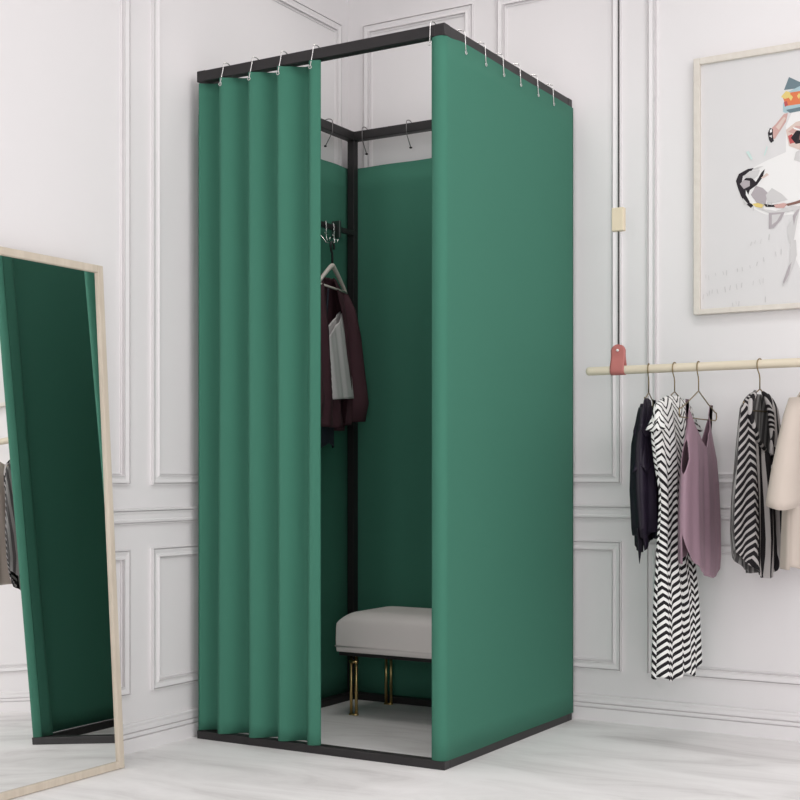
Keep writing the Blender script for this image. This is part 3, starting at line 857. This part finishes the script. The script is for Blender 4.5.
ART.append(('p_pink', [(82.8, 160.6), (92.9, 159.6), (96.9, 161.0), (92.9, 164.7), (84.8, 163.8)]))
ART.append(('p_brown', [(94.9, 160.8), (102.9, 159.7), (114.8, 156.9), (122.7, 151.7), (120.7, 156.5), (108.9, 161.3), (96.9, 163.1)]))
ART.append(('p_lgrey', [(64.5, 161.7), (84.8, 166.9), (100.9, 163.5), (116.8, 165.1), (96.9, 169.1), (78.8, 168.3)]))
ART.append(('p_grey', [(77.8, 168.2), (93.9, 168.8), (89.9, 176.5), (82.8, 183.9), (77.8, 184.5)]))
ART.append(('p_lgrey', [(80.8, 170.5), (89.9, 170.4), (85.9, 177.1), (80.8, 180.7)]))
ART.append(('p_lgrey', [(96.9, 183.3), (101.9, 175.7), (103.9, 167.8), (108.9, 166.3), (105.9, 180.1), (102.9, 197.9), (98.9, 201.6), (96.9, 193.4)]))
ART.append(('p_grey', [(101.9, 173.7), (105.9, 168.0), (108.9, 167.3), (104.9, 175.0), (102.9, 183.8)]))
ART.append(('p_lgrey', [(99.9, 197.7), (104.9, 198.1), (105.9, 213.3), (101.9, 226.1), (96.9, 237.8), (91.9, 244.5), (90.9, 241.4), (95.9, 233.7), (98.9, 219.8)]))
ART.append(('p_grey', [(97.9, 223.7), (100.9, 220.0), (97.9, 232.8), (92.9, 241.6), (91.9, 239.5)]))
ART.append(('p_mint', [(54.2, 103.2), (57.3, 102.6), (61.4, 111.3), (59.4, 112.0)]))
ART.append(('p_mint', [(72.7, 108.6), (75.7, 99.8), (76.7, 100.9), (73.7, 109.7)]))
ART.append(('p_lgrey', [(60.4, 122.4), (66.5, 120.1), (72.7, 119.8), (66.5, 122.1)]))
for mname, pts in ART: art(mname, pts)
# faint scribbled strokes low on the sheet (illegible pencil marks)
rs = random.Random(3)
for (x, y) in [(12, 226), (15, 227), (22, 225), (30, 224), (34, 223), (45, 222), (50, 221), (58, 220), (66, 217), (72, 213), (84, 208), (90, 206), (10, 246), (13, 245), (16, 243), (19, 242), (24, 242),
               (32, 240), (38, 239), (44, 238), (50, 237), (62, 236), (68, 235), (72, 234), (40, 257), (44, 256), (47, 256), (74, 253), (60, 196), (64, 195), (70, 194), (78, 190), (72, 158), (76, 157), (80, 156), (62, 160)]:
    h = rs.uniform(3, 6); d = rs.uniform(-1.2, 1.2); w_ = rs.uniform(.4, .8)
    art('p_ink', [(x, y), (x + w_, y), (x + w_ + d, y + h), (x + d, y + h)])
b.build('print', pm, poster, recalc=False)

# ------------------------------------------------------------------ light: overcast daylight through the open sides of the studio, a key softbox and added fills
w = bpy.data.worlds.new('daylight'); SC.world = w; w.use_nodes = True
bg = w.node_tree.nodes['Background']; bg.inputs[0].default_value = (1.0, .985, .985, 1); bg.inputs[1].default_value = .74
def area(name, loc, target, sx, sy, power, col=(1, 1, 1), spread=180):
    l = bpy.data.lights.new(name, 'AREA'); l.shape = 'RECTANGLE'; l.size = sx; l.size_y = sy; l.energy = power; l.color = col; l.spread = math.radians(spread)
    o = bpy.data.objects.new(name, l); COL.objects.link(o); o.location = loc
    o.rotation_euler = (Vector(target) - Vector(loc)).to_track_quat('-Z', 'Y').to_euler()
    return o
area('softbox_lamp', (4.4, -2.2, 2.2), (.6, .3, 1.0), 2.2, 2.2, 42)
area('added_overhead_fill', (2.1, -.55, HC - .01), (2.1, -.45, 0), 1.6, 1.0, 22, (1, .985, .98))  # added fill from overhead to lift the back wall, not a real fixture
area('added_front_fill', (2.9, -4.4, 1.25), (1.1, .98, .75), 2.0, 1.6, 34, (1, .985, .985))  # fill added on the camera side to brighten the lower back wall
area('added_overhead_fill', (.55, .42, HC - .01), (.55, .42, 0), .5, .5, 2.3, (1, .95, .92), 105)  # made-up downlight, added to brighten the inside of the booth

SC.view_settings.view_transform = 'Standard'
SC.view_settings.look = 'None'
SC.view_settings.gamma = 1.0
SC.view_settings.exposure = -0.06
SC.view_settings.use_curve_mapping = False
SC.cycles.max_bounces = 10
SC.cycles.diffuse_bounces = 6
SC.cycles.use_denoising = True
